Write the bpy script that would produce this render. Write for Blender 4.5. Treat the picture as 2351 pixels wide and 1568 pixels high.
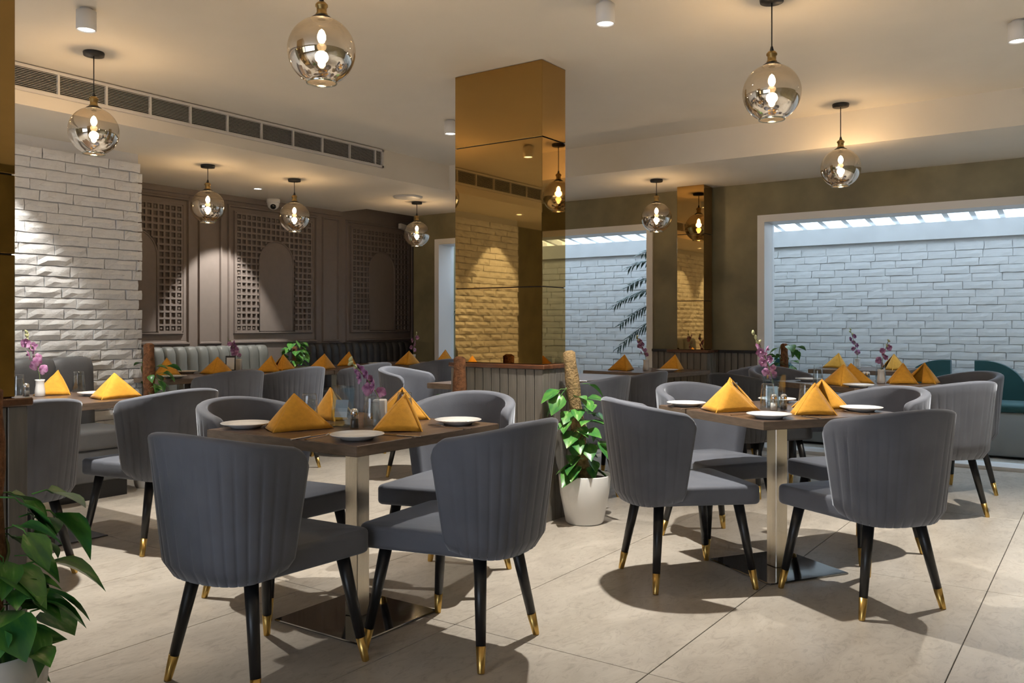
import bpy, bmesh, math, random
from math import sin, cos, pi, radians, sqrt
from mathutils import Vector, Matrix

random.seed(7)
scene = bpy.context.scene
COL = scene.collection
for o in list(bpy.data.objects):
    bpy.data.objects.remove(o)

# ------------------------------------------------------------------ camera
CAM_H = 1.15
YAW = 34.9
cam_d = bpy.data.cameras.new('camera')
cam = bpy.data.objects.new('camera', cam_d)
COL.objects.link(cam)
cam.location = (0, 0, CAM_H)
cam.rotation_euler = (radians(90), 0, radians(YAW - 90))
cam_d.sensor_width = 36
cam_d.lens = 1970 / 2351 * 36
cam_d.shift_y = -(784 - 746) / 2351
cam_d.clip_start = 0.05
scene.camera = cam

# ------------------------------------------------------------------ light
world = bpy.data.worlds.new('sky')
scene.world = world
world.use_nodes = True
wn = world.node_tree.nodes
bg = wn['Background']
bg.inputs[0].default_value = (0.76, 0.855, 1.0, 1)
bg.inputs[1].default_value = 4.0
scene.view_settings.view_transform = 'Standard'
scene.view_settings.look = 'None'
scene.view_settings.exposure = 0.16
scene.view_settings.gamma = 1.0
scene.view_settings.use_curve_mapping = False
scene.cycles.max_bounces = 8
scene.cycles.diffuse_bounces = 3
scene.cycles.glossy_bounces = 4
scene.cycles.transparent_max_bounces = 12
scene.cycles.sample_clamp_indirect = 6.0
scene.cycles.adaptive_threshold = 0.08
scene.cycles.adaptive_min_samples = 16
SPOT_W = 325
SPOT_COL = (1.0, 0.955, 0.87)
PEND_W = 10.0
PEND_COL = (1.0, 0.70, 0.40)
def portal(loc, rot, sx, sy):
    d = bpy.data.lights.new('daylight_portal', 'AREA')
    d.shape = 'RECTANGLE'; d.size = sx; d.size_y = sy
    d.cycles.is_portal = True
    o = bpy.data.objects.new('daylight_portal', d); COL.objects.link(o)
    o.location = loc; o.rotation_euler = rot
portal((8.42, 2.5, 2.62), (0, 0, 0), 1.4, 9.0)                         # over the glazed roof, facing down
portal((-3.98, 1.6, 1.4), (0, radians(-90), 0), 1.8, 3.8)              # shopfront window behind the camera

# ------------------------------------------------------------------ materials
MATS = {}
def nodes(name):
    m = bpy.data.materials.new(name); m.use_nodes = True
    MATS[name] = m
    nt = m.node_tree
    return m, nt, nt.nodes['Principled BSDF']
def pm(name, col, rough=0.5, metal=0.0, noise=0.0, nscale=8.0, bump=0.0, bscale=60.0, sheen=0.0, coat=0.0, spec=0.5, stretch=None, col2=None):
    m, nt, b = nodes(name)
    b.inputs['Base Color'].default_value = (*col, 1)
    b.inputs['Roughness'].default_value = rough
    b.inputs['Metallic'].default_value = metal
    b.inputs['Specular IOR Level'].default_value = spec
    if sheen:
        b.inputs['Sheen Weight'].default_value = sheen
        b.inputs['Sheen Roughness'].default_value = 0.35
        b.inputs['Sheen Tint'].default_value = (0.85, 0.9, 1.0, 1)
    if coat:
        b.inputs['Coat Weight'].default_value = coat
    tc = nt.nodes.new('ShaderNodeTexCoord')
    mp = nt.nodes.new('ShaderNodeMapping')
    nt.links.new(tc.outputs['Object'], mp.inputs[0])
    if stretch: mp.inputs['Scale'].default_value = stretch
    if noise or col2:
        n = nt.nodes.new('ShaderNodeTexNoise'); n.inputs['Scale'].default_value = nscale
        n.inputs['Detail'].default_value = 6
        nt.links.new(mp.outputs[0], n.inputs['Vector'])
        r = nt.nodes.new('ShaderNodeValToRGB')
        c2 = col2 if col2 else tuple(min(1, c * (1 + noise)) for c in col)
        c1 = col if col2 else tuple(c * (1 - noise) for c in col)
        r.color_ramp.elements[0].position = 0.3; r.color_ramp.elements[1].position = 0.7
        r.color_ramp.elements[0].color = (*c1, 1); r.color_ramp.elements[1].color = (*c2, 1)
        nt.links.new(n.outputs['Fac'], r.inputs[0])
        nt.links.new(r.outputs[0], b.inputs['Base Color'])
    if bump:
        n2 = nt.nodes.new('ShaderNodeTexNoise'); n2.inputs['Scale'].default_value = bscale
        n2.inputs['Detail'].default_value = 5
        nt.links.new(mp.outputs[0], n2.inputs['Vector'])
        bp = nt.nodes.new('ShaderNodeBump'); bp.inputs['Strength'].default_value = bump
        bp.inputs['Distance'].default_value = 0.01
        nt.links.new(n2.outputs['Fac'], bp.inputs['Height'])
        nt.links.new(bp.outputs[0], b.inputs['Normal'])
    return m
def glass(name, tint=(0.95, 0.97, 0.97), ior=1.45, rough=0.0, extra=0.0):
    m = bpy.data.materials.new(name); m.use_nodes = True; MATS[name] = m
    nt = m.node_tree
    for n in list(nt.nodes): nt.nodes.remove(n)
    out = nt.nodes.new('ShaderNodeOutputMaterial')
    tr = nt.nodes.new('ShaderNodeBsdfTransparent'); tr.inputs[0].default_value = (*tint, 1)
    gl = nt.nodes.new('ShaderNodeBsdfGlossy'); gl.inputs['Roughness'].default_value = rough
    lw = nt.nodes.new('ShaderNodeLayerWeight'); lw.inputs[0].default_value = 0.5
    pw = nt.nodes.new('ShaderNodeMath'); pw.operation = 'POWER'; pw.inputs[1].default_value = 3.0
    sc = nt.nodes.new('ShaderNodeMath'); sc.operation = 'MULTIPLY_ADD'; sc.inputs[1].default_value = (ior - 1) * 1.2; sc.inputs[2].default_value = extra
    mx = nt.nodes.new('ShaderNodeMixShader')
    nt.links.new(lw.outputs['Facing'], pw.inputs[0]); nt.links.new(pw.outputs[0], sc.inputs[0]); nt.links.new(sc.outputs[0], mx.inputs[0])
    nt.links.new(tr.outputs[0], mx.inputs[1]); nt.links.new(gl.outputs[0], mx.inputs[2])
    nt.links.new(mx.outputs[0], out.inputs[0])
    return m
def emit(name, col, s):
    m = bpy.data.materials.new(name); m.use_nodes = True; MATS[name] = m
    nt = m.node_tree
    for n in list(nt.nodes): nt.nodes.remove(n)
    out = nt.nodes.new('ShaderNodeOutputMaterial'); e = nt.nodes.new('ShaderNodeEmission')
    e.inputs[0].default_value = (*col, 1); e.inputs[1].default_value = s
    nt.links.new(e.outputs[0], out.inputs[0])
    return m

pm('ceiling', (0.82, 0.77, 0.685), 0.7, noise=0.02, nscale=3)

m, nt, b = nodes('tile')
tc = nt.nodes.new('ShaderNodeTexCoord'); geo = nt.nodes.new('ShaderNodeNewGeometry')
n1 = nt.nodes.new('ShaderNodeTexNoise'); n1.inputs['Scale'].default_value = 2.2; n1.inputs['Detail'].default_value = 12; n1.inputs['Roughness'].default_value = 0.68; n1.inputs['Distortion'].default_value = 0.8
n2 = nt.nodes.new('ShaderNodeTexNoise'); n2.inputs['Scale'].default_value = 11; n2.inputs['Detail'].default_value = 10; n2.inputs['Roughness'].default_value = 0.75; n2.inputs['Distortion'].default_value = 1.6
mpn = nt.nodes.new('ShaderNodeMapping'); mpn.inputs['Scale'].default_value = (1.0, 1.9, 1)
nt.links.new(geo.outputs['Position'], mpn.inputs[0])
for q in (n1, n2): nt.links.new(mpn.outputs[0], q.inputs['Vector'])
r1 = nt.nodes.new('ShaderNodeValToRGB'); r1.color_ramp.elements[0].position = 0.32; r1.color_ramp.elements[1].position = 0.68
r1.color_ramp.elements[0].color = (0.40, 0.355, 0.30, 1); r1.color_ramp.elements[1].color = (0.56, 0.505, 0.435, 1)
r2 = nt.nodes.new('ShaderNodeValToRGB'); r2.color_ramp.elements[0].position = 0.36; r2.color_ramp.elements[1].position = 0.5
r2.color_ramp.elements[0].color = (0.72, 0.70, 0.68, 1); r2.color_ramp.elements[1].color = (1, 1, 1, 1)
nt.links.new(n1.outputs['Fac'], r1.inputs[0]); nt.links.new(n2.outputs['Fac'], r2.inputs[0])
mxc = nt.nodes.new('ShaderNodeMix'); mxc.data_type = 'RGBA'; mxc.blend_type = 'MULTIPLY'; mxc.inputs['Factor'].default_value = 0.8
nt.links.new(r1.outputs[0], mxc.inputs['A']); nt.links.new(r2.outputs[0], mxc.inputs['B'])
nt.links.new(mxc.outputs['Result'], b.inputs['Base Color'])
b.inputs['Roughness'].default_value = 0.38
pm('grout', (0.06, 0.05, 0.042), 0.9)
pm('brick_white', (0.83, 0.835, 0.835), 0.75, noise=0.07, nscale=9, bump=0.8, bscale=26)
pm('brick_outer', (0.70, 0.70, 0.70), 0.8, noise=0.06, nscale=9, bump=0.25, bscale=30)
pm('mortar_white', (0.68, 0.68, 0.68), 0.85, bump=0.3, bscale=40)
pm('render_white', (0.66, 0.66, 0.66), 0.8, noise=0.05, nscale=5)
pm('olive', (0.225, 0.198, 0.112), 0.42, noise=0.22, nscale=3.5, bump=0.15, bscale=14)
pm('taupe', (0.225, 0.188, 0.170), 0.55, noise=0.03, nscale=20)
pm('taupe_deep', (0.14, 0.115, 0.103), 0.7)
pm('white_paint', (0.80, 0.80, 0.80), 0.4)
pm('vent_white', (0.72, 0.70, 0.67), 0.45)
pm('black_void', (0.012, 0.012, 0.012), 0.9)
pm('velvet', (0.124, 0.132, 0.158), 0.75, noise=0.14, nscale=5, bump=0.05, bscale=180, sheen=0.55, spec=0.3)
pm('velvet_dark', (0.05, 0.053, 0.06), 0.75, noise=0.14, nscale=5, bump=0.05, bscale=180, sheen=0.25, spec=0.3)  # darker velvet copy; shade on the black looking chair is put into the colour
pm('leatherette', (0.115, 0.118, 0.125), 0.5, noise=0.05, nscale=12, bump=0.08, bscale=120)
pm('leatherette_green', (0.17, 0.18, 0.175), 0.5, noise=0.05, nscale=12, bump=0.08, bscale=120)
pm('leatherette_dark', (0.042, 0.044, 0.05), 0.5, noise=0.08, nscale=12, bump=0.08, bscale=120)
pm('leg_black', (0.012, 0.012, 0.013), 0.35)
pm('brass', (0.62, 0.41, 0.13), 0.3, metal=1.0)
pm('brass_old', (0.36, 0.25, 0.10), 0.38, metal=1.0)
pm('steel', (0.63, 0.58, 0.50), 0.22, metal=1.0, noise=0.05, nscale=4, bump=0.05, bscale=40, stretch=(20, 20, 0.6))
pm('steel_polish', (0.34, 0.34, 0.345), 0.07, metal=1.0, bump=0.06, bscale=3)
pm('table_wood', (0.070, 0.042, 0.028), 0.28, nscale=5, col2=(0.135, 0.085, 0.058), stretch=(1, 9, 9))
pm('table_edge', (0.17, 0.12, 0.085), 0.4, nscale=6, col2=(0.24, 0.18, 0.13), stretch=(3, 3, 14))
pm('plank', (0.15, 0.135, 0.115), 0.5, nscale=5, col2=(0.21, 0.19, 0.165), stretch=(10, 10, 0.8))
pm('plank_gap', (0.02, 0.018, 0.016), 0.9)
pm('cap_wood', (0.085, 0.032, 0.016), 0.25, nscale=4, col2=(0.19, 0.078, 0.036), stretch=(6, 1.2, 6), coat=0.3)
pm('porcelain', (0.82, 0.81, 0.79), 0.15)
pm('pot_white', (0.80, 0.79, 0.77), 0.42)
pm('soil', (0.035, 0.022, 0.013), 0.95, bump=1.0, bscale=60)
pm('coir', (0.20, 0.085, 0.035), 0.95, noise=0.45, nscale=40, bump=1.0, bscale=90)
pm('coir_pale', (0.33, 0.22, 0.10), 0.95, noise=0.4, nscale=40, bump=1.0, bscale=90)
pm('cutlery', (0.75, 0.75, 0.75), 0.15, metal=1.0)
pm('cctv_black', (0.01, 0.01, 0.01), 0.1)
pm('canopy_black', (0.02, 0.018, 0.016), 0.45)
pm('teal', (0.018, 0.085, 0.09), 0.7, sheen=0.3, noise=0.1, nscale=6)
pm('bench_base', (0.32, 0.33, 0.34), 0.6)
pm('petal_purple', (0.17, 0.006, 0.11), 0.5, nscale=38, col2=(0.70, 0.40, 0.64))
pm('petal_pink', (0.50, 0.07, 0.36), 0.5, nscale=30, col2=(0.86, 0.55, 0.78))
pm('petal_red', (0.55, 0.03, 0.02), 0.5)
pm('bud', (0.50, 0.52, 0.28), 0.5)
pm('stem_green', (0.16, 0.22, 0.08), 0.55)
pm('palm_green', (0.055, 0.11, 0.085), 0.45)
pm('pepper', (0.10, 0.09, 0.08), 0.6)
pm('salt', (0.80, 0.80, 0.78), 0.7)
pm('steel_cap', (0.7, 0.7, 0.7), 0.2, metal=1.0)
pm('card', (0.80, 0.82, 0.84), 0.6)
pm('card_print', (0.45, 0.46, 0.48), 0.6)
pm('frame_black', (0.015, 0.015, 0.016), 0.4)
pm('napkin', (0.66, 0.315, 0.026), 0.85, noise=0.08, nscale=60, bump=0.12, bscale=300, sheen=0.25)
glass('tumbler', (0.90, 0.93, 0.94), 1.8, extra=0.09)
glass('pane', (0.95, 0.98, 0.99), 1.16)
glass('acrylic', (0.80, 0.88, 0.93), 1.5, extra=0.08)
emit('lamp_lens', (1.0, 0.95, 0.86), 9.0)
emit('filament', (1.0, 0.80, 0.52), 45.0)

# bronze mirror
m, nt, b = nodes('bronze_mirror')
b.inputs['Base Color'].default_value = (0.44, 0.275, 0.095, 1)
b.inputs['Metallic'].default_value = 1.0
b.inputs['Roughness'].default_value = 0.02

# leaf: green with pale variegation
def leafmat(name, c1, c2, c3):
    m, nt, b = nodes(name)
    tc = nt.nodes.new('ShaderNodeTexCoord'); oi = nt.nodes.new('ShaderNodeObjectInfo')
    n = nt.nodes.new('ShaderNodeTexNoise'); n.noise_dimensions = '4D'; n.inputs['Scale'].default_value = 14
    n.inputs['Detail'].default_value = 3
    mul = nt.nodes.new('ShaderNodeMath'); mul.operation = 'MULTIPLY'; mul.inputs[1].default_value = 37
    nt.links.new(oi.outputs['Random'], mul.inputs[0]); nt.links.new(mul.outputs[0], n.inputs['W'])
    mp = nt.nodes.new('ShaderNodeMapping'); mp.inputs['Scale'].default_value = (1, 3.0, 1)
    nt.links.new(tc.outputs['Object'], mp.inputs[0]); nt.links.new(mp.outputs[0], n.inputs['Vector'])
    r = nt.nodes.new('ShaderNodeValToRGB')
    r.color_ramp.elements[0].position = 0.35; r.color_ramp.elements[0].color = (*c1, 1)
    r.color_ramp.elements[1].position = 0.78; r.color_ramp.elements[1].color = (*c3, 1)
    e = r.color_ramp.elements.new(0.58); e.color = (*c2, 1)
    nt.links.new(n.outputs['Fac'], r.inputs[0]); nt.links.new(r.outputs[0], b.inputs['Base Color'])
    b.inputs['Roughness'].default_value = 0.32
    return m
leafmat('leaf_bright', (0.035, 0.16, 0.05), (0.10, 0.30, 0.05), (0.50, 0.62, 0.30))
leafmat('leaf_dark', (0.010, 0.062, 0.018), (0.026, 0.13, 0.03), (0.13, 0.27, 0.09))

# globe: clear smoky glass on top, mirror coated below
m = bpy.data.materials.new('globe'); m.use_nodes = True; MATS['globe'] = m
nt = m.node_tree
for n in list(nt.nodes): nt.nodes.remove(n)
out = nt.nodes.new('ShaderNodeOutputMaterial')
tr = nt.nodes.new('ShaderNodeBsdfTransparent'); tr.inputs[0].default_value = (0.86, 0.79, 0.68, 1)
gl = nt.nodes.new('ShaderNodeBsdfGlossy'); gl.inputs['Roughness'].default_value = 0.015
gl.inputs[0].default_value = (0.92, 0.89, 0.84, 1)
tc = nt.nodes.new('ShaderNodeTexCoord'); sp = nt.nodes.new('ShaderNodeSeparateXYZ')
nt.links.new(tc.outputs['Object'], sp.inputs[0])
mr = nt.nodes.new('ShaderNodeMapRange')
mr.inputs['From Min'].default_value = 0.06; mr.inputs['From Max'].default_value = -0.03
mr.inputs['To Min'].default_value = 0.22; mr.inputs['To Max'].default_value = 0.74
nt.links.new(sp.outputs['Z'], mr.inputs['Value'])
lw = nt.nodes.new('ShaderNodeLayerWeight'); lw.inputs[0].default_value = 0.5
fr = nt.nodes.new('ShaderNodeMath'); fr.operation = 'POWER'; fr.inputs[1].default_value = 4.0
nt.links.new(lw.outputs['Facing'], fr.inputs[0])
mxm = nt.nodes.new('ShaderNodeMath'); mxm.operation = 'MAXIMUM'
nt.links.new(mr.outputs[0], mxm.inputs[0]); nt.links.new(fr.outputs[0], mxm.inputs[1])
mx = nt.nodes.new('ShaderNodeMixShader')
nt.links.new(mxm.outputs[0], mx.inputs[0]); nt.links.new(tr.outputs[0], mx.inputs[1]); nt.links.new(gl.outputs[0], mx.inputs[2])
nt.links.new(mx.outputs[0], out.inputs[0])

# ------------------------------------------------------------------ mesh helpers
class MB:
    def __init__(s): s.v = []; s.f = []; s.sm = []
    def add(s, vs, fs, smooth=False):
        o = len(s.v); s.v += [tuple(p) for p in vs]
        for f in fs: s.f.append([i + o for i in f]); s.sm.append(smooth)
        return s
    def box(s, x0, x1, y0, y1, z0, z1):
        vs = [(x, y, z) for z in (z0, z1) for y in (y0, y1) for x in (x0, x1)]
        return s.add(vs, [(0, 2, 3, 1), (4, 5, 7, 6), (0, 1, 5, 4), (2, 6, 7, 3), (0, 4, 6, 2), (1, 3, 7, 5)])
    def bevbox(s, x0, x1, y0, y1, z0, z1, r=0.01, seg=2):
        bm = bmesh.new(); bmesh.ops.create_cube(bm, size=1)
        for v in bm.verts:
            v.co = Vector(((x0 + x1) / 2 + v.co.x * (x1 - x0), (y0 + y1) / 2 + v.co.y * (y1 - y0), (z0 + z1) / 2 + v.co.z * (z1 - z0)))
        bmesh.ops.bevel(bm, geom=list(bm.edges), offset=r, segments=seg, affect='EDGES', profile=0.5)
        bm.verts.index_update()
        s.add([v.co[:] for v in bm.verts], [[v.index for v in f.verts] for f in bm.faces], seg > 1)
        bm.free(); return s
    def tube(s, pts, rad, n=8, caps=True, smooth=True):
        pts = [Vector(p) for p in pts]
        if not isinstance(rad, (list, tuple)): rad = [rad] * len(pts)
        vs = []; fs = []
        prev = None
        for i, p in enumerate(pts):
            d = (pts[min(i + 1, len(pts) - 1)] - pts[max(i - 1, 0)]).normalized()
            if prev is None:
                a = d.cross(Vector((0, 0, 1)))
                if a.length < 1e-3: a = d.cross(Vector((0, 1, 0)))
            else:
                a = prev - d * prev.dot(d)
            a.normalize(); prev = a; bb = d.cross(a)
            for k in range(n):
                t = 2 * pi * k / n
                vs.append(p + (a * cos(t) + bb * sin(t)) * rad[i])
        for i in range(len(pts) - 1):
            for k in range(n):
                k2 = (k + 1) % n
                fs.append((i * n + k, i * n + k2, (i + 1) * n + k2, (i + 1) * n + k))
        s.add(vs, fs, smooth)
        if caps:
            o = len(s.v) - len(vs)
            s.f.append([o + k for k in range(n)][::-1]); s.sm.append(False)
            s.f.append([o + (len(pts) - 1) * n + k for k in range(n)]); s.sm.append(False)
        return s
    def lathe(s, prof, n=24, c=(0, 0, 0), smooth=True):
        vs = []; fs = []; ring = []
        for r, z in prof:
            if r < 1e-6:
                ring.append([len(vs)]); vs.append((c[0], c[1], c[2] + z))
            else:
                ring.append(list(range(len(vs), len(vs) + n)))
                for k in range(n):
                    t = 2 * pi * k / n
                    vs.append((c[0] + r * cos(t), c[1] + r * sin(t), c[2] + z))
        for a, b2 in zip(ring, ring[1:]):
            for k in range(n):
                k2 = (k + 1) % n
                if len(a) == 1 and len(b2) == 1: continue
                if len(a) == 1: fs.append((a[0], b2[k2], b2[k]))
                elif len(b2) == 1: fs.append((a[k], a[k2], b2[0]))
                else: fs.append((a[k], a[k2], b2[k2], b2[k]))
        return s.add(vs, fs, smooth)
    def prism(s, poly, z0, z1, smooth=False):
        n = len(poly)
        vs = [(x, y, z0) for x, y in poly] + [(x, y, z1) for x, y in poly]
        fs = [list(range(n))[::-1], list(range(n, 2 * n))] + [[k, (k + 1) % n, n + (k + 1) % n, n + k] for k in range(n)]
        return s.add(vs, fs, smooth)
    def xf(s, mat, start=0):
        for i in range(start, len(s.v)): s.v[i] = tuple(mat @ Vector(s.v[i]))
        return s
    def mesh(s, name):
        me = bpy.data.meshes.new(name)
        me.from_pydata(s.v, [], s.f)
        me.polygons.foreach_set('use_smooth', s.sm)
        me.update(); me.validate()
        return me
def link(name, me, mat=None, parent=None, loc=(0, 0, 0), rot=(0, 0, 0), scale=(1, 1, 1)):
    if mat and not me.materials: me.materials.append(MATS[mat])
    o = bpy.data.objects.new(name, me); COL.objects.link(o)
    o.location = loc; o.rotation_euler = rot; o.scale = scale
    if parent: o.parent = parent
    return o
def part(name, mb, mat, parent=None, **k):
    return link(name, mb.mesh(name) if isinstance(mb, MB) else mb, mat, parent, **k)
def tag(o, label, cat, group=None):
    o['label'] = label; o['category'] = cat
    if group: o['group'] = group
    return o
def thing(name, label, cat, loc=(0, 0, 0), rz=0, group=None):
    o = bpy.data.objects.new(name, None); COL.objects.link(o); o.empty_display_size = 0.1
    o.location = loc; o.rotation_euler = (0, 0, radians(rz))
    return tag(o, label, cat, group)
def struct(name, mb, mat, parent=None, **k):
    o = part(name, mb, mat, parent, **k)
    if parent is None: o['kind'] = 'structure'
    return o
def copy_tree(o, parent=None):
    c = o.copy(); COL.objects.link(c); c.parent = parent
    for ch in o.children:
        copy_tree(ch, c)
    return c
def place(proto, used, loc, rz, label, group=None, scale=None):
    o = proto if not used else copy_tree(proto)
    o.location = loc; o.rotation_euler = (0, 0, radians(rz)); o['label'] = label
    if group: o['group'] = group
    if scale: o.scale = scale
    return o
def B(*a): return MB().box(*a)

# ------------------------------------------------------------------ room shell
ZC, ZL = 2.70, 2.454           # main ceiling, lowered ceiling
XB, XW = 6.50, 7.77            # beam face, window wall
YS, YB, YP = 5.28, 6.08, 7.287  # soffit face, brick wall, panelled wall
XL, YR = -4.0, -3.0
XO = 9.12                      # brick wall of the light well
YE = 6.86

fl = struct('floor', B(XL, XO + 0.2, YR, 7.5, -0.12, -0.004), 'grout')
TX, TY = 1.635, 0.814
g = 0.0035
tile_me = MB().bevbox(-TX / 2 + g / 2, TX / 2 - g / 2, -TY / 2 + g / 2, TY / 2 - g / 2, -0.004, 0.0, 0.0012, 1).mesh('tile')
for i in range(-4, 4):
    for j in range(-7, 7):
        cx = 2.578 + (i + 0.5) * TX; cy = 2.065 + (j + 0.5) * TY
        if cx - TX / 2 > XO or cx + TX / 2 < XL or cy - TY / 2 > 7.4 or cy + TY / 2 < YR: continue
        link('floor_tile', tile_me, 'tile', fl, loc=(cx, cy, 0), rot=(0, 0, pi if random.random() < .5 else 0))

# ceilings
struct('ceiling', B(XL, XB, YR, YS, ZC, ZC + 0.1), 'ceiling')
low = MB()
low.box(XL, XB, YS, 6.86, ZL, ZC + 0.1)
low.box(XL, 6.98, 6.86, 7.5, ZL, ZC + 0.1)
low.box(XB, XW + 0.12, YR, 6.86, ZL, ZC + 0.1)
o = struct('ceiling_lowered', low, 'ceiling')
struct('ceiling_recess', B(6.98, 8.6, 6.86, 7.5, 2.66, 2.8), 'ceiling')

# window wall X = XW .. +0.12, openings to the floor
W1 = (-2.6, 2.66); W2 = (3.715, 6.517); WT = 2.155
wall = MB()
wall.box(XW, XW + 0.12, YR, W1[0], 0, ZL)
wall.box(XW, XW + 0.12, W1[1], W2[0], 0, ZL)
wall.box(XW, XW + 0.12, W2[1], YE, 0, ZL)
wall.box(XW, XW + 0.12, W1[0], W1[1], WT, ZL)
wall.box(XW, XW + 0.12, W2[0], W2[1], WT, ZL)
wall_right = struct('wall_right', wall, 'olive')
struct('wall_end', B(8.45, 8.57, 6.86, YP, 0, 2.66), 'olive')
struct('wall_niche', B(XW + 0.12, 8.57, 6.80, YE, 0, 2.66), 'olive')
struct('wall_near', B(XL, XW, YR - 0.1, YR, 0, ZC), 'olive')
bw = MB()
bw.box(XL - 0.1, XL, YR, -0.3, 0, ZC); bw.box(XL - 0.1, XL, 3.5, 7.5, 0, ZC)
bw.box(XL - 0.1, XL, -0.3, 3.5, 0, 0.5); bw.box(XL - 0.1, XL, -0.3, 3.5, 2.3, ZC)
struct('wall_back', bw, 'olive')
struct('wall_left', B(XL, -0.46, 6.45, 6.55, 0, ZL), 'olive')

def window(name, y0, y1, nm):
    f = thing(name, nm, 'window'); del f['category']; del f['label']; f['kind'] = 'structure'
    t, x0, x1 = 0.065, XW - 0.02, XW + 0.26
    part('window_frame', B(x0, x1, y0, y0 + t, 0.03, WT), 'white_paint', f)
    part('window_frame', B(x0, x1, y1 - t, y1, 0.03, WT), 'white_paint', f)
    part('window_frame', B(x0, x1, y0 + t, y1 - t, WT - t, WT), 'white_paint', f)
    part('window_sill', B(x0, x1, y0, y1, 0.0, 0.03), 'white_paint', f)
    part('window_pane', B(XW + 0.20, XW + 0.206, y0 + t, y1 - t, 0.03, WT - t), 'pane', f)
    return f
window('window_1', *W1, '')
window('window_2', *W2, '')
# shopfront window behind the camera
f = thing('window_3', '', ''); del f['category']; del f['label']; f['kind'] = 'structure'
for ya, yb, za, zb in ((-.3, -.24, .5, 2.3), (3.44, 3.5, .5, 2.3), (1.57, 1.63, .5, 2.3), (-.24, 3.44, 2.24, 2.3)):
    part('window_frame', B(XL - 0.1, XL + 0.02, ya, yb, za, zb), 'white_paint', f)

# wainscot of planks on the pier between the windows
def plank_mesh(w, h, t=0.018):
    return MB().bevbox(-w / 2 + 0.002, w / 2 - 0.002, -t, 0, 0.0, h, 0.003, 1).mesh('plank')
PH = 0.892
pl_pier = plank_mesh(0.0612, PH)
n = int((W2[0] - W1[1]) / 0.0612)
for i in range(n):
    y = W1[1] + 0.0306 + i * (W2[0] - W1[1]) / n
    link('plank', pl_pier, 'plank', wall_right, loc=(XW, y, 0.0), rot=(0, 0, radians(-90)))
part('dado_cap', B(XW - 0.035, XW, W1[1], W2[0], PH, 0.915), 'frame_black', wall_right)

# ------------------------------------------------------------------ light well beyond the windows
ow = struct('wall_outer', B(XO + 0.012, XO + 0.2, -3.2, 7.5, 0, 2.14), 'mortar_white')
part('plaster_band', B(XO - 0.03, XO + 0.012, -3.2, 7.4, 1.975, 2.14), 'render_white', ow)
struct('wall_outer_near', B(XW + 0.12, XO + 0.2, -3.3, -3.2, 0, 2.3), 'render_white')
struct('wall_outer_far', B(XW + 0.12, XO + 0.2, 7.4, 7.5, 0, 2.7), 'render_white')
struct('wall_roof_curb', B(XW + 0.12, XW + 0.26, -3.2, 6.86, 2.155, 2.34), 'render_white')
def slope(y0, y1, z0, z1):
    # lean-to slab from the house wall (high) down to the outer wall
    x0, x1, zz0, zz1 = XW + 0.14, XO + 0.2, 2.345, 2.14
    vs = [(x, y, zz + dz) for dz in (z0, z1) for y in (y0, y1) for x, zz in ((x0, zz0), (x1, zz1))]
    return MB().add(vs, [(0, 2, 3, 1), (4, 5, 7, 6), (0, 1, 5, 4), (2, 6, 7, 3), (0, 4, 6, 2), (1, 3, 7, 5)])
roof = struct('roof_glazed', slope(-3.2, 7.4, 0.062, 0.068), 'pane')
raf = slope(-0.024, 0.024, 0.0, 0.06).mesh('rafter')
for i in range(46):
    link('rafter', raf, 'white_paint', roof, loc=(0, -3.05 + i * 0.228, 0))

def brick_meshes(w, h, d, nvar, seed, amp=1.0):
    rnd = random.Random(seed); out = []
    for k in range(nvar):
        vs = []; fs = []
        nx, nz = 5, 3
        # back ring corners + front grid
        for iz in range(nz):
            for ix in range(nx):
                edge = ix in (0, nx - 1) or iz in (0, nz - 1)
                x = -w / 2 + w * ix / (nx - 1); z = -h / 2 + h * iz / (nz - 1)
                x += rnd.uniform(-.004, .004) * (1 if edge else 2); z += rnd.uniform(-.0035, .0035) * (1 if amp == 1 else .7)
                y = -d + rnd.uniform(-.004, .004) * amp + (0.007 * amp if edge else 0)
                vs.append((x, y, z))
        for iz in range(nz - 1):
            for ix in range(nx - 1):
                a = iz * nx + ix
                fs.append((a, a + 1, a + nx + 1, a + nx))
        ring = [0, 1, 2, 3, 4, 9, 14, 13, 12, 11, 10, 5]
        o = len(vs)
        for i in ring:
            x, y, z = vs[i]; vs.append((x * 1.0, 0.004, z * 1.04))
        for j in range(12):
            j2 = (j + 1) % 12
            fs.append((ring[j2], ring[j], o + j, o + j2))
        out.append(MB().add(vs, fs, False).mesh('brick'))
    return out
BH = 0.0744
def brick_face(parent, mats, length, height, org, rotz, is_part, meshes, bl=0.242, seed=1):
    """courses of bricks on a vertical face; is_part decides whether a brick is its own object"""
    rnd = random.Random(seed); rest = MB()
    R = Matrix.Translation(org) @ Matrix.Rotation(rotz, 4, 'Z')
    rows = int(height / BH)
    for r in range(rows):
        x = -(0.5 if r % 2 else 0.0) * bl + rnd.uniform(-.02, .02)
        while x < length:
            L = bl * rnd.uniform(0.94, 1.05)
            a, b2 = max(x, 0), min(x + L, length)
            if b2 - a > 0.03:
                me = rnd.choice(meshes); sx = (b2 - a - 0.006) / 0.236
                dy = rnd.uniform(-.004, .004)
                M = R @ Matrix.Translation(((a + b2) / 2, dy, (r + 0.5) * BH)) @ Matrix.Diagonal((sx, 1, 1, 1))
                p = M.translation
                if is_part(p):
                    o = link('brick', me, mats, parent); o.matrix_local = M
                else:
                    rest.add([M @ v.co for v in me.vertices], [tuple(q.vertices) for q in me.polygons])
            x += L
    if rest.v:
        o = part('brick_course', rest, mats, parent); o['kind'] = 'stuff'

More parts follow.
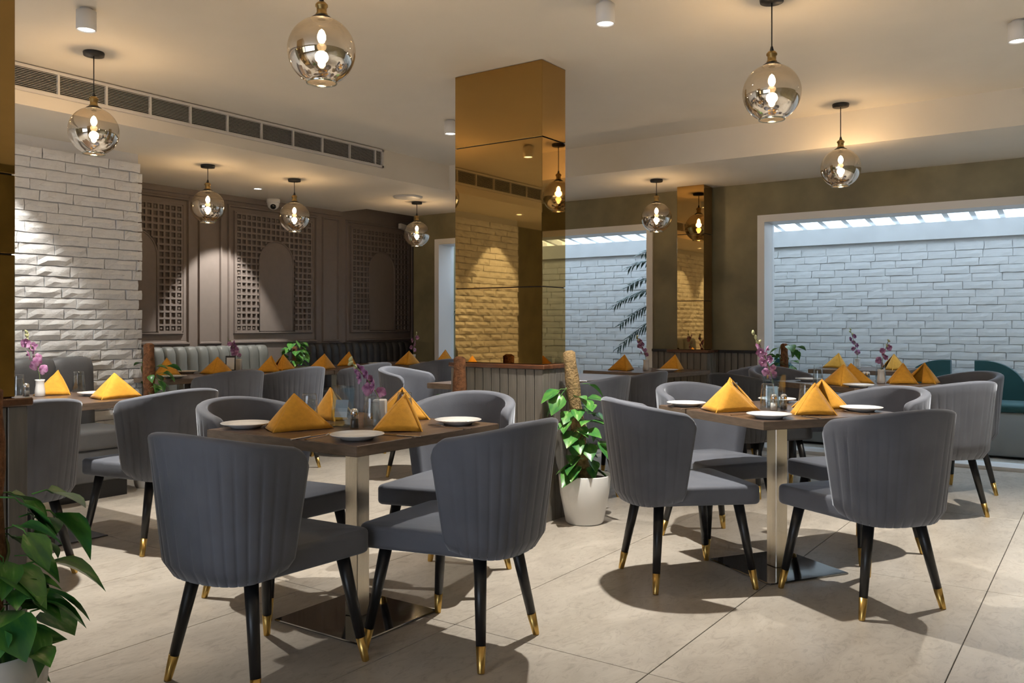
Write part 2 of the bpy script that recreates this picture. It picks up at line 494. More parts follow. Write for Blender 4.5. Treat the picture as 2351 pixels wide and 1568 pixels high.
BR = brick_meshes(0.236, BH - 0.007, 0.024, 7, 3)
BR_out = brick_meshes(0.236, BH - 0.005, 0.014, 7, 8, 0.3)
wb = struct('wall_brick', B(-0.46, 3.745, YB + 0.02, YB + 0.42, 0, ZL), 'mortar_white')
brick_face(wb, 'brick_white', 4.23, ZL - 0.0, (-0.46, YB + 0.02, 0), 0, lambda p: p.x > 2.15, BR)
cnt = [0]
def near_out(p):
    if 0.45 < p.y < 3.15 and p.z > 0.72:
        cnt[0] += 1
        return cnt[0] <= 298
    return False
brick_face(ow, 'brick_outer', 10.5, 1.99, (XO + 0.012, 7.4, 0), radians(-90), near_out, BR_out, seed=5)

# ------------------------------------------------------------------ panelled wall with jali arches
wp = struct('wall_panelled', B(3.5, 8.57, YP, YP + 0.15, 0, 2.75), 'taupe')
struct('wall_brick_return', B(3.5, 3.745, YB + 0.42, YP, 0, ZL), 'mortar_white')
def frame_strip(x0, x1, z0, z1, t=0.028, d=0.02):
    mb = MB(); y = YP
    def quad_bar(a, b, c, e):
        # outer a-b, inner c-e in xz with ridge profile
        vs = [(a[0], y, a[1]), (b[0], y, b[1]), (e[0], y, e[1]), (c[0], y, c[1])]
        m1 = lambda p, q, f: (p[0] + (q[0] - p[0]) * f, y - d, p[1] + (q[1] - p[1]) * f)
        vs += [m1(a, c, .25), m1(b, e, .25), m1(b, e, .75), m1(a, c, .75)]
        mb.add(vs, [(0, 1, 5, 4), (4, 5, 6, 7), (7, 6, 2, 3)])
    o_ = [(x0, z0), (x1, z0), (x1, z1), (x0, z1)]
    i_ = [(x0 + t, z0 + t), (x1 - t, z0 + t), (x1 - t, z1 - t), (x0 + t, z1 - t)]
    for k in range(4):
        quad_bar(o_[k], o_[(k + 1) % 4], i_[k], i_[(k + 1) % 4])
    return mb
def jali(x0, x1, z0, z1, ax0, ax1):
    P = thing('arch_panel', '', ''); del P['category']; del P['label']
    P.parent = wp
    part('recess_board', B(x0, x1, YP - 0.004, YP, z0, z1), 'taupe_deep', P)
    # lattice
    lat = MB(); pitch = 0.0625; bar = 0.019; d0, d1 = YP - 0.022, YP - 0.004
    xc = (ax0 + ax1) / 2; r = (ax1 - ax0) / 2; zs = 2.03 - r
    def inside(x, z):
        return abs(x - xc) < r + 0.01 and (z < zs or (x - xc) ** 2 + (z - zs) ** 2 < (r + 0.01) ** 2)
    nx = round((x1 - x0) / pitch); nz = round((z1 - z0) / pitch)
    px, pz = (x1 - x0) / nx, (z1 - z0) / nz
    for i in range(nx + 1):
        x = x0 + i * px; run = None
        for k in range(nz * 4 + 1):
            z = z0 + k * pz / 4
            ins = inside(x, z)
            if not ins and run is None: run = z
            if (ins or k == nz * 4) and run is not None:
                lat.box(x - bar / 2, x + bar / 2, d0, d1, run, z); run = None
    for k in range(nz + 1):
        z = z0 + k * pz; run = None
        for i in range(nx * 4 + 1):
            x = x0 + i * px / 4
            ins = inside(x, z)
            if not ins and run is None: run = x
            if (ins or i == nx * 4) and run is not None:
                lat.box(run, x, d0 - 0.001, d1, z - bar / 2, z + bar / 2); run = None
    # small rosette squares in every second cell column border
    for i in range(nx):
        for k in range(nz):
            if i in (0, nx - 1) or k in (0, nz - 1):
                x, z = x0 + (i + .5) * px, z0 + (k + .5) * pz
                if not inside(x, z):
                    s_ = px * 0.2
                    lat.add([(x - s_, d0 + .004, z), (x, d0 + .004, z - s_), (x + s_, d0 + .004, z), (x, d0 + .004, z + s_)], [(0, 1, 2, 3)])
    part('lattice', lat, 'taupe', P)
    # arch board with raised edge
    arc = [(xc + r * cos(t), zs + r * sin(t)) for t in [pi * k / 20 for k in range(21)]]
    poly = [(ax1, z0)] + arc + [(ax0, z0)]
    vs = [(x, YP - 0.018, z) for x, z in poly] + [(x, YP, z) for x, z in poly]
    nP = len(poly)
    part('arch_board', MB().add(vs, [list(range(nP))[::-1]] + [[k, (k + 1) % nP, nP + (k + 1) % nP, nP + k] for k in range(nP)]), 'taupe', P)
    part('arch_moulding', MB().tube([(x, YP - 0.018, z) for x, z in poly], 0.008, 6), 'taupe', P)
    part('panel_moulding', frame_strip(x0 - 0.025, x1 + 0.025, z0 - 0.025, z1 + 0.025, 0.02, 0.026), 'taupe', P)
    part('panel_moulding', frame_strip(x0 - 0.095, x1 + 0.095, 0.96, 2.37, 0.03, 0.022), 'taupe', P)
jali(3.92, 4.914, 1.086, 2.285, 4.18, 4.654)
jali(5.535, 6.529, 1.086, 2.285, 5.82, 6.275)
jali(7.16, 8.133, 1.086, 2.285, 7.43, 7.876)
for a, b2 in ((5.10, 5.37), (6.70, 6.96)):
    part('pilaster_moulding', frame_strip(a, b2, 0.96, 2.37, 0.025, 0.022), 'taupe', wp)
part('wall_cornice', B(3.6, 6.98, YP - 0.03, YP, 2.40, 2.454), 'taupe', wp)

# ------------------------------------------------------------------ air grille on the soffit
gr = thing('air_grille', 'long white louvred air grille set into the soffit face', 'vent', (0, YS, 0))
gx0, gx1, gz0, gz1 = -1.1, 5.56, 2.535, 2.692
part('backing', B(gx0, gx1, -0.003, 0.0, gz0, gz1), 'black_void', gr)
fm = MB()
fm.box(gx0, gx1, -0.022, -0.003, gz0, gz0 + 0.018); fm.box(gx0, gx1, -0.022, -0.003, gz1 - 0.018, gz1)
fm.box(gx0, gx0 + 0.018, -0.022, -0.003, gz0, gz1); fm.box(gx1 - 0.018, gx1, -0.022, -0.003, gz0, gz1)
part('grille_frame', fm, 'vent_white', gr)
blade = MB().add([(gx0, -0.006, 0.002), (gx1, -0.006, 0.002), (gx1, -0.018, -0.0032), (gx0, -0.018, -0.0032),
                  (gx0, -0.006, 0.0038), (gx1, -0.006, 0.0038), (gx1, -0.018, -0.0010), (gx0, -0.018, -0.0010)],
                 [(3, 2, 1, 0), (4, 5, 6, 7), (3, 7, 6, 2), (0, 1, 5, 4)]).mesh('blade')
for k in range(12):
    link('blade', blade, 'vent_white', gr, loc=(0, 0, gz0 + 0.0235 + k * 0.0100))
dv = B(-0.006, 0.006, -0.021, -0.003, gz0, gz1).mesh('divider')
for k in range(22):
    x = 5.56 - 0.3055 * k - 0.1
    link('divider', dv, 'vent_white', gr, loc=(x, 0, 0))

# ------------------------------------------------------------------ mirror pillars and plank planters
def planter(label, x0, x1, y0, y1, plants=True):
    t = thing('plank_planter', label, 'planter', ((x0 + x1) / 2, (y0 + y1) / 2, 0))
    hx, hy = (x1 - x0) / 2, (y1 - y0) / 2
    part('carcass', B(-hx + .018, hx - .018, -hy + .018, hy - .018, 0, PH), 'plank_gap', t)
    ny = max(1, round((y1 - y0) / 0.0623)); nx = max(1, round((x1 - x0) / 0.0623))
    me = plank_mesh((y1 - y0) / ny, PH); me2 = plank_mesh((x1 - x0) / nx, PH)
    for k in range(ny):
        y = -hy + (k + .5) * (y1 - y0) / ny
        link('plank', me, 'plank', t, loc=(-hx + .018, y, 0), rot=(0, 0, radians(-90)))
        link('plank', me, 'plank', t, loc=(hx - .018, y, 0), rot=(0, 0, radians(90)))
    for k in range(nx):
        x = -hx + (k + .5) * (x1 - x0) / nx
        link('plank', me2, 'plank', t, loc=(x, -hy + .018, 0))
        link('plank', me2, 'plank', t, loc=(x, hy - .018, 0), rot=(0, 0, pi))
    part('cap', MB().bevbox(-hx - .012, hx + .012, -hy - .012, hy + .012, PH, 0.918, 0.004, 1), 'cap_wood', t)
    return t
def pillar(label, x0, x1, y0, y1, z0, z1, joints, tilt=0.0):
    t = thing('mirror_pillar', label, 'pillar', ((x0 + x1) / 2, (y0 + y1) / 2, z0))
    hx, hy = (x1 - x0) / 2, (y1 - y0) / 2; H = z1 - z0
    part('core', B(-hx + .008, hx - .008, -hy + .008, hy - .008, 0, H), 'frame_black', t)
    zs = [0] + [j - z0 for j in joints] + [H]
    for a, b2 in zip(zs, zs[1:]):
        a += .002; b2 -= .002
        h = (b2 - a) / 2; zc = (a + b2) / 2
        for (lx, ly, w, rz) in ((-hx, 0, hy, -90), (hx, 0, hy, 90), (0, -hy, hx, 0), (0, hy, hx, 180)):
            part('mirror_panel', MB().bevbox(-w + .001, w - .001, 0, .007, -h, h, .002, 1), 'bronze_mirror', t,
                 loc=(lx, ly, zc), rot=(0, 0, radians(rz)))
    return t
planter('grey plank planter box with a dark wood cap under the central mirrored pillar', 4.169, 4.50, 2.689, 3.374)
pillar('bronze mirrored square pillar in the middle of the dining room', 4.20, 4.462, 2.716, 3.365, 0.918, ZC, (1.375, 2.25))
planter('narrow plank planter base under the mirrored pillar between the two windows', 7.47, 7.735, 3.03, 3.42)
pillar('slim bronze mirrored pillar standing against the wall between the two windows', 7.54, 7.735, 3.09, 3.36, 0.918, ZL, (1.375, 2.0))
planter('plank planter with a wood cap at the left edge beside the climbing plant', 0.55, 1.368, 2.845, 3.45)
pillar('bronze mirrored pillar cut off by the left edge of the picture', 0.58, 1.343, 2.875, 3.42, 0.918, ZC, (1.375, 1.63, 2.25))

# ------------------------------------------------------------------ chairs
def lerp(a, b, t): return a + (b - a) * t
def sgnpow(v, p): return math.copysign(abs(v) ** p, v)
def shell_mesh():
    NU, CH = 152, 19
    mb = MB(); prof = []
    NV = 9
    for k in range(NV + 1): prof.append((k / NV * 0.965, 0.0))
    for k in range(1, 6):
        a = pi * k / 6
        prof.append((0.965 + 0.035 * sin(a), 0.5 - 0.5 * cos(a)))
    for k in range(NV, -1, -1): prof.append((k / NV * 0.965, 1.0))
    n = len(prof); vs = []; fs = []
    for i in range(NU + 1):
        u = -1 + 2 * i / NU
        au = abs(u)
        e = max(0.0, (au - 0.95) / 0.05)
        th = 0.046 * (0.25 + 0.75 * sqrt(max(0, 1 - e * e)))
        q_ = max(0.0, (au - 0.91) / 0.09); corner = 0.05 * (1 - sqrt(max(0.0, 1 - min(q_, 1) ** 2)))
        zt = 0.828 - 0.062 * (au ** 1.6) - corner
        zb = 0.362 + 0.03 * au ** 4
        tht = u * pi / 2
        for v, q in prof:
            z = zb + (zt - zb) * v
            t = (z - 0.37) / 0.455
            low_in = 0.024 * max(0, 1 - (z - zb) / 0.045) ** 2
            b_ = lerp(0.288, 0.352, max(t, 0) ** 0.9) - low_in; w = lerp(0.232, 0.264, t) - low_in; xf = lerp(-0.08, -0.018, t)
            fade = min(1, max(0, (0.9 - v) / 0.12))
            groove = -0.004 * (1 - abs(sin(pi * CH / 2 * (u + 1))) ** 0.35) * fade * (1 if au < .97 else 0)
            off = groove * (1 - q) - th * q + (th - 0.046) * 0.5 * (0)
            bb, ww = b_ + off, w + off
            c, s_ = cos(tht), sin(tht)
            x = xf - (bb + xf) * (max(c, 0) ** 0.8); y = ww * sgnpow(s_, 0.8)
            vs.append((x, y, z))
    for i in range(NU):
        for k in range(n):
            k2 = (k + 1) % n
            fs.append((i * n + k, i * n + k2, (i + 1) * n + k2, (i + 1) * n + k))
    mb.add(vs, fs, True)
    mb.f.append(list(range(n))); mb.sm.append(False)
    mb.f.append([NU * n + k for k in range(n)][::-1]); mb.sm.append(False)
    bm = bmesh.new(); me = mb.mesh('backrest'); bm.from_mesh(me)
    bmesh.ops.recalc_face_normals(bm, faces=bm.faces); bm.to_mesh(me); bm.free()
    return me
def cushion(outline, z0, z1, r=0.02, dome=0.012, ns=4):
    mb = MB(); n = len(outline)
    cx = sum(p[0] for p in outline) / n; cy = sum(p[1] for p in outline) / n
    def inset(d):
        res = []
        for i in range(n):
            a = Vector(outline[i - 1]); p = Vector(outline[i]); c = Vector(outline[(i + 1) % n])
            d1 = (c - a); nrm = Vector((-d1.y, d1.x)).normalized()
            res.append(p + nrm * d)
        return res
    loops = []
    for k in range(ns + 1):
        a = pi / 2 * k / ns; loops.append((inset(r * (1 - sin(a))), z0 + r * (1 - cos(a))))
    for k in range(ns + 1):
        a = pi / 2 * k / ns; loops.append((inset(r * (1 - cos(a))), z1 - r * (1 - sin(a))))
    for f in (0.75, 0.45, 0.2):
        lp = [(cx + (p[0] - cx) * f, cy + (p[1] - cy) * f) for p in inset(r)]
        loops.append((lp, z1 + dome * (1 - f)))
    vs = []; fs = []
    for lp, z in loops:
        for p in lp: vs.append((p[0], p[1], z))
    for j in range(len(loops) - 1):
        for i in range(n):
            i2 = (i + 1) % n
            fs.append((j * n + i, j * n + i2, (j + 1) * n + i2, (j + 1) * n + i))
    mb.add(vs, fs, True)
    mb.f.append(list(range(n))[::-1]); mb.sm.append(False)
    mb.f.append([(len(loops) - 1) * n + i for i in range(n)]); mb.sm.append(True)
    return mb
def rounded(pts, r, n=5):
    """round the corners of a ccw polygon"""
    res = []; N = len(pts)
    for i in range(N):
        a, p, c = Vector(pts[i - 1]), Vector(pts[i]), Vector(pts[(i + 1) % N])
        rr = r[i] if isinstance(r, (list, tuple)) else r
        d1 = (a - p).normalized(); d2 = (c - p).normalized()
        p1, p2 = p + d1 * rr, p + d2 * rr
        for k in range(n + 1):
            t = k / n
            res.append(tuple(p1.lerp(p, t).lerp(p.lerp(p2, t), t)))
    return res
FEET = ((-0.200, 0.205), (-0.200, -0.205), (0.255, 0.238), (0.255, -0.238))
TOPS = ((-0.150, 0.125), (-0.150, -0.125), (0.200, 0.180), (0.200, -0.180))
def make_chair():
    t = thing('dining_chair', 'chair', 'chair')
    link('backrest', shell_mesh(), 'velvet', t)
    out = rounded([(-0.235, -0.19), (0.285, -0.248), (0.285, 0.248), (-0.235, 0.19)], [.08, .05, .05, .08])
    part('seat', cushion(out, 0.368, 0.452, 0.018, 0.01), 'velvet', t)
    for (fx, fy), (tx, ty) in zip(FEET, TOPS):
        F, T = Vector((fx, fy, 0)), Vector((tx, ty, 0.372))
        q = F.lerp(T, 0.225)
        lg = part('leg', MB().tube([q, T], [0.0165, 0.0235], 12), 'leg_black', t)
        part('brass_tip', MB().tube([F, F.lerp(T, .01), q], [0.0115, 0.0125, 0.0172], 12), 'brass', lg)
    return t
chair0 = make_chair()
CHAIRS = [
    (1.853, 2.312, 4, 'velvet', 'grey velvet tub chair with a channelled back, largest and nearest at lower left'),
    (2.440, 1.925, 97, 'velvet', 'grey velvet tub chair, back to us, right of the near table steel post'),
    (2.430, 2.935, -90, 'velvet', 'grey velvet tub chair on the far left side of the near table, hollow facing us'),
    (3.062, 2.468, 195.5, 'velvet', 'grey velvet tub chair on the far right side of the near table, before the planter'),
    (3.636, 1.612, -41.5, 'velvet', 'grey velvet tub chair in side view, left of the right-hand table with its seat lit'),
    (3.797, 0.838, 54.6, 'velvet', 'grey velvet tub chair with its back to us in front of the right-hand table'),
    (4.385, 1.735, -122, 'velvet', 'grey velvet tub chair behind the plate on the far left of the right-hand table'),
    (4.640, 1.050, 150, 'velvet', 'grey velvet tub chair with curled arm on the far right of the right-hand table'),
    (1.900, 4.140, 90, 'velvet', 'dark grey tub chair partly hidden by the planter at the left edge'),
    (2.640, 4.150, 92, 'velvet', 'dark grey tub chair with a broad back beside the white brick wall table'),
    (4.000, 5.440, 84, 'velvet', 'tub chair back at the channelled grey bench tables, leftmost of three'),
    (4.580, 5.430, 92, 'velvet', 'tub chair back at the channelled grey bench tables, middle of three'),
    (5.420, 5.50, 96, 'velvet', 'tub chair back behind the near orchid, rightmost of three at the bench tables'),
    (5.02, 4.33, -78, 'velvet', 'pale lit tub chair facing us just left of the central planter'),
    (6.360, 5.52, 92, 'velvet', 'dark tub chair far back beside the end of the central planter'),
    (4.900, 2.890, 92, 'velvet', 'blue grey tub chair behind the white plant pot, nearest of the pair'),
    (5.560, 2.930, 92, 'velvet', 'blue grey tub chair behind the white plant pot, further of the pair'),
    (6.250, 4.080, -85, 'velvet_dark', 'dark tub chair top showing beside the pale coir pole'),
    (7.080, 2.700, 100, 'velvet', 'blue grey tub chair in front of the plank wainscot between the windows'),
    (5.840, 2.000, -25, 'velvet_dark', 'black looking tub chair in shade behind the orchid on the right-hand table'),
    (6.560, 1.980, -122, 'velvet', 'grey tub chair far behind the right-hand table, beside the potted plant'),
    (5.790, 0.886, 54, 'velvet', 'grey velvet tub chair at the far right table, back towards us with splayed legs'),
    (6.590, 0.916, 140, 'velvet', 'grey tub chair at the far right table, curved top before the teal seat'),
]
for i, (x, y, rz, mt, lab) in enumerate(CHAIRS):
    c = place(chair0, i > 0, (x, y, 0), rz, lab, 'grey velvet tub chairs')
    if mt != 'velvet':
        for ch in c.children:
            if ch.name.split('.')[0] in ('backrest', 'seat'):
                ch.material_slots[0].link = 'OBJECT'; ch.material_slots[0].material = MATS[mt]

# ------------------------------------------------------------------ tables
def make_table():
    t = thing('dining_table', 'table', 'table')
    part('table_top', MB().bevbox(-.4, .4, -.4, .4, 0.712, 0.75, 0.003, 1), 'table_wood', t)
    part('edge_band', MB().box(-.4015, -.4, -.4, .4, .714, .748).box(.4, .4015, -.4, .4, .714, .748)
         .box(-.4, .4, -.4015, -.4, .714, .748).box(-.4, .4, .4, .4015, .714, .748), 'table_edge', t)
    part('mounting_plate', B(-.16, .16, -.16, .16, .704, .712), 'leg_black', t)
    part('post', MB().bevbox(-.034, .034, -.034, .034, .008, .704, .003, 1), 'steel', t)
    part('base_plate', MB().bevbox(-.225, .225, -.225, .225, 0, .008, .003, 1), 'steel_polish', t)
    return t
table0 = make_table()
TABLES = [
    (2.43, 2.44, 0, 'square wood table with a steel post, nearest to us and left of centre'),
    (4.065, 1.30, -32.5, 'square wood table turned cornerwise on the right, front corner towards us'),
    (2.35, 4.70, 0, 'square wood table before the bench at the white brick wall'),
    (1.54, 4.70, 0, 'square wood table half hidden by the left mirrored pillar'),
    (4.10, 6.02, 0, 'wood table before the channelled bench, nearest the white brick corner'),
    (4.91, 6.02, 0, 'wood table before the channelled bench under the second small globe lamp'),
    (5.72, 6.02, 0, 'wood table before the panelled wall behind the rightmost bench chair'),
    (6.75, 6.02, 0, 'wood table before the dark bench under the smallest globe lamp'),
    (4.925, 3.47, 0, 'wood table whose corner juts out left of the central planter'),
    (5.74, 3.47, 0, 'wood table hidden behind the central pillar and the blue grey chairs'),
    (6.90, 3.36, -8, 'wood table with dark post before the pier between the windows'),
    (6.24, 1.45, -32.5, 'wood table at the right behind the cornerwise table'),
    (8.32, 1.85, 0, 'wood table in the light well behind the big window'),
]
for i, (x, y, rz, lab) in enumerate(TABLES):
    place(table0, i > 0, (x, y, 0), rz, lab, 'wood topped pedestal tables')

# ------------------------------------------------------------------ benches
def bench(label, x0, x1, yback, nch, mat, top=0.94, depth=0.62, round_end=False):
    t = thing('upholstered_bench', label, 'bench', ((x0 + x1) / 2, yback, 0))
    L = x1 - x0; h = L / 2
    part('plinth', B(-h + .03, h - .03, -depth + .06, -.02, 0, .12), 'leg_black', t)
    part('bench_base', MB().bevbox(-h, h, -depth + .02, -.02, .12, .33, .012, 2), mat, t)
    out = rounded([(-h, -depth), (h, -depth), (h, -.14), (-h, -.14)], .03)
    part('seat_cushion', cushion(out, .33, .46, .03, .015), mat, t)
    part('back_board', MB().bevbox(-h, h, -.05, 0, .12, top - .02, .012, 2), mat, t)
    w = L / nch
    def channel(w, r):
        mb = MB(); n = 8; vs = []; fs = []
        rows = []
        for k in range(14):
            s = k / 13
            if s < .72: z = .44 + (top - .44 - .05) * s / .72; y = -.13 + .035 * s
            else:
                a = (s - .72) / .28 * pi / 2; z = top - .05 + .05 * sin(a); y = -.095 + .05 * (1 - cos(a))
            rows.append((y, z))
        rows.append((-.03, top))
        for (y, z) in rows:
            for i in range(n + 1):
                q = -1 + 2 * i / n
                bul = .022 * (1 - sqrt(max(0, 1 - (abs(q) ** 3)))) 
                vs.append((q * (w / 2 - .0015), y + bul, z - bul * (.5 if z > top - .04 else 0)))
        for j in range(len(rows) - 1):
            for i in range(n):
                a = j * (n + 1) + i
                fs.append((a, a + 1, a + n + 2, a + n + 1))
        return mb.add(vs, fs, True).mesh('back_channel')
    me = channel(w, 0)
    for k in range(nch):
        link('back_channel', me, mat, t, loc=(-h + (k + .5) * w, 0, 0))
    return t
bench('grey upholstered bench with a smooth back against the white brick wall', 0.9, 3.32, YB - 0.03, 9, 'leatherette', 0.925)
bench('pale grey channelled bench below the arched lattice panels', 3.95, 5.86, YP - 0.03, 16, 'leatherette_green', 0.945)
bench('dark charcoal channelled bench at the far end of the panelled wall', 6.18, 8.08, YP - 0.03, 17, 'leatherette_dark', 0.95, 0.39)

# ------------------------------------------------------------------ teal banquettes in the light well
def teal_seat(label, y0, y1):
    t = thing('teal_banquette', label, 'seat', (XO - 0.05, (y0 + y1) / 2, 0))
    h = (y1 - y0) / 2
    part('seat_base', MB().bevbox(-.62, -.06, -1.0, 1.0, 0.02, .40, .02, 2), 'bench_base', t)
    part('seat_cushion', MB().bevbox(-.63, -.12, -.80, .80, .40, .47, .025, 3), 'teal', t)
    # scalloped back: straight inner edge, rounded outer shoulder
    for s in (-1, 1):
        poly = [(0.10, .44), (h, .44), (h, .52)]
        for k in range(1, 15):
            a = pi / 2 * k / 14
            poly.append((0.17 + (h - 0.17) * cos(a), .52 + .30 * sin(a)))
        poly += [(0.10, .82)]
        vs = [(-.14, s * y, z) for y, z in poly] + [(-.05, s * y, z) for y, z in poly]
        n = len(poly)
        part('back_wing', MB().add(vs, [list(range(n)), list(range(n, 2 * n))[::-1]] + [[k, (k + 1) % n, n + (k + 1) % n, n + k] for k in range(n)]), 'teal', t)
    return t
teal_seat('teal scalloped banquette in the light well at the right edge', 0.61, 1.65)
teal_seat('teal scalloped banquette in the light well behind the plant beside the big window frame', 2.62, 3.66)

# ------------------------------------------------------------------ lamps
def make_pendant(drop, watt):
    """globe centre hangs drop below the ceiling; local origin on the ceiling"""
    t = thing('globe_pendant', 'p', 'pendant lamp')
    part('ceiling_rose', MB().lathe([(0, 0), (.055, 0), (.057, -.006), (.054, -.022), (0, -.024)], 24), 'canopy_black', t)
    part('cord', MB().tube([(0, 0, -.02), (0, 0, -drop + .205)], .0032, 6), 'canopy_black', t)
    part('cord_grip', MB().lathe([(0, -drop + .222), (.005, -drop + .22), (.011, -drop + .196), (0, -drop + .192)], 12), 'canopy_black', t)
    part('socket', MB().lathe([(0, -drop + .198), (.016, -drop + .196), (.025, -drop + .186), (.025, -drop + .178), (.020, -drop + .173), (.020, -drop + .152), (.024, -drop + .149), (.024, -drop + .142), (0, -drop + .14)], 20), 'brass_old', t)
    part('shade_ring', MB().lathe([(0, -drop + .144), (.026, -drop + .143), (.043, -drop + .131), (.042, -drop + .127), (0, -drop + .13)], 24), 'canopy_black', t)
    R = .135; pr = []
    a0, a1 = radians(72), radians(-64)
    for k in range(29):
        a = a0 + (a1 - a0) * k / 28
        pr.append((R * cos(a), R * sin(a)))
    pr.append((R * cos(a1) * .99, R * sin(a1) - .008))
    part('glass_globe', MB().lathe(pr, 48), 'globe', t, loc=(0, 0, -drop))
    part('globe_rim', MB().tube([(R * cos(a1) * cos(q), R * cos(a1) * sin(q), -drop + R * sin(a1) - .006) for q in [2 * pi * k / 32 for k in range(33)]], .0032, 6), 'acrylic', t)
    bz = -drop + .055
    bl = part('bulb', MB().lathe([(0, -.024), (.011, -.020), (.017, -.006), (.017, .008), (.010, .026), (.0, .034)], 16), 'filament', t, loc=(0, 0, bz))
    d = bpy.data.lights.new('bulb_light', 'POINT'); d.energy = watt; d.color = PEND_COL; d.shadow_soft_size = 0.026
    lo = bpy.data.objects.new('bulb_light', d); COL.objects.link(lo); lo.parent = t; lo.location = (0, 0, bz - .03)
    return t
pA = make_pendant(0.45, PEND_W)
pB = make_pendant(0.34, PEND_W * 0.6)
PEND = [
    (pA, 2.64, 4.74, ZC, 'smoky globe pendant above the white brick wall table'),
    (pA, 2.39, 2.60, ZC, 'largest smoky globe pendant, cut by the top edge above the near table'),
    (pA, 4.04, 1.317, ZC, 'smoky globe pendant above the cornerwise right-hand table'),
    (pA, 6.256, 1.553, ZC, 'smoky globe pendant below the right beam above the far right table'),
    (pB, 4.323, 6.043, ZL, 'globe pendant under the lowered ceiling, nearest the white brick corner'),
    (pB, 5.183, 5.99, ZL, 'globe pendant beside the dome camera before the arched lattice'),
    (pB, 6.889, 6.037, ZL, 'smallest globe pendant at the far end of the panelled wall'),
    (pB, 7.058, 3.343, ZL, 'globe pendant before the slim mirrored pillar between the windows'),
]
seen = set()
for pr, x, y, z, lab in PEND:
    place(pr, pr in seen, (x, y, z), 0, lab, 'smoky glass globe pendants'); seen.add(pr)

def make_spot():
    t = thing('cylinder_downlight', 's', 'downlight')
    part('housing', MB().lathe([(0, 0), (.030, 0), (.031, -.012), (.046, -.013), (.046, -.105), (.041, -.107), (.039, -.098), (0, -.097)], 24), 'white_paint', t)
    part('lens', MB().lathe([(.0385, -.1005), (0, -.1005)], 20), 'lamp_lens', t)
    d = bpy.data.lights.new('downlight_beam', 'SPOT'); d.energy = SPOT_W; d.color = SPOT_COL
    d.spot_size = radians(88); d.spot_blend = 1.0; d.shadow_soft_size = 0.022
    lo = bpy.data.objects.new('downlight_beam', d); COL.objects.link(lo); lo.parent = t; lo.location = (0, 0, -.112)
    return t
sp0 = make_spot()
SPOTS = [
    (2.255, 4.117, 'white cylinder downlight on the ceiling above the top left lamp'),
    (3.636, 1.99, 'white cylinder downlight at the top of the picture right of centre'),
    (5.06, 0.387, 'white cylinder downlight at the top right edge'),
    (5.058, 4.097, 'white cylinder downlight half hidden by the central mirrored pillar'),
    (-1.30, 0.60, 'added fill downlight, a white cylinder nearest the shopfront window, out of view'),  # from here down: unseen lamps, added to bounce fill onto the ceiling
    (-1.30, 3.20, 'added fill downlight, a white cylinder over the back left of the room, out of view'),
    (2.60, -1.60, 'added fill downlight, a white cylinder over the right-hand aisle, out of view'),
    (5.00, -1.80, 'added fill downlight, a white cylinder far along the right-hand aisle, out of view'),
    (-0.20, 4.60, 'added fill downlight, a white cylinder behind the left mirrored pillar, out of view'),
]
for i, (x, y, lab) in enumerate(SPOTS):
    place(sp0, i > 0, (x, y, ZC), 0, lab, 'white cylinder downlights')
# recessed downlight washing the lattice wall
t = thing('recessed_downlight', 'small recessed downlight in the lowered ceiling beside the dome camera', 'downlight', (5.34, 6.69, ZL))
part('trim_ring', MB().lathe([(.048, .004), (.05, -.004), (.036, -.005), (.034, .004)], 24), 'white_paint', t)
part('lens', MB().lathe([(.035, -.001), (0, -.001)], 20), 'lamp_lens', t)
d = bpy.data.lights.new('downlight_beam', 'SPOT'); d.energy = 115; d.color = SPOT_COL; d.spot_size = radians(62); d.spot_blend = .35; d.shadow_soft_size = .015
lo = bpy.data.objects.new('downlight_beam', d); COL.objects.link(lo); lo.parent = t; lo.location = (0, 0, -.01)
lo.rotation_euler = (radians(18), 0, 0)
# recessed lights grazing the brick wall
d = bpy.data.lights.new('downlight_beam', 'SPOT'); d.energy = 75; d.color = (1.0, 0.97, 0.90); d.spot_size = radians(78); d.spot_blend = .45; d.shadow_soft_size = .015
for gx, lab in ((2.60, 'recessed downlight grazing the white brick wall, just behind the left pillar'),
                (1.30, 'recessed downlight grazing the white brick wall, seen only in the mirrors'),
                (0.05, 'recessed downlight grazing the far end of the white brick wall')):
    t = thing('recessed_downlight', lab, 'downlight', (gx, 5.72, ZL), 0, 'recessed wall washers')
    part('trim_ring', MB().lathe([(.048, .004), (.05, -.004), (.036, -.005), (.034, .004)], 24), 'white_paint', t)
    part('lens', MB().lathe([(.035, -.001), (0, -.001)], 20), 'lamp_lens', t)
    lo2 = bpy.data.objects.new('downlight_beam', d); COL.objects.link(lo2); lo2.parent = t; lo2.location = (0, 0, -.01)
    lo2.rotation_euler = (radians(8), 0, 0)
# round ceiling plate near the far pendant
tag(part('ceiling_plate', MB().lathe([(0, 0), (.15, 0), (.147, -.012), (.11, -.018), (0, -.018)], 32), 'white_paint', None, loc=(6.55, 5.86, ZL)),
    'round white cover plate on the lowered ceiling beside the smallest globe lamp', 'ceiling plate')
# dome camera
t = thing('dome_camera', 'small white dome security camera below the lowered ceiling', 'camera', (5.88, 7.12, ZL))
part('camera_base', MB().lathe([(0, 0), (.068, 0), (.068, -.035), (.06, -.045), (0, -.045)], 28), 'white_paint', t)
part('camera_body', MB().lathe([(.060, -.03), (.062, -.055), (.052, -.085), (.03, -.105), (0, -.112)], 28), 'white_paint', t)
part('camera_eye', MB().lathe([(.030, 0), (.028, .010), (.016, .018), (0, .021)], 20), 'cctv_black', t, loc=(-.026, -.030, -.080), rot=(radians(118), 0, radians(-42)))

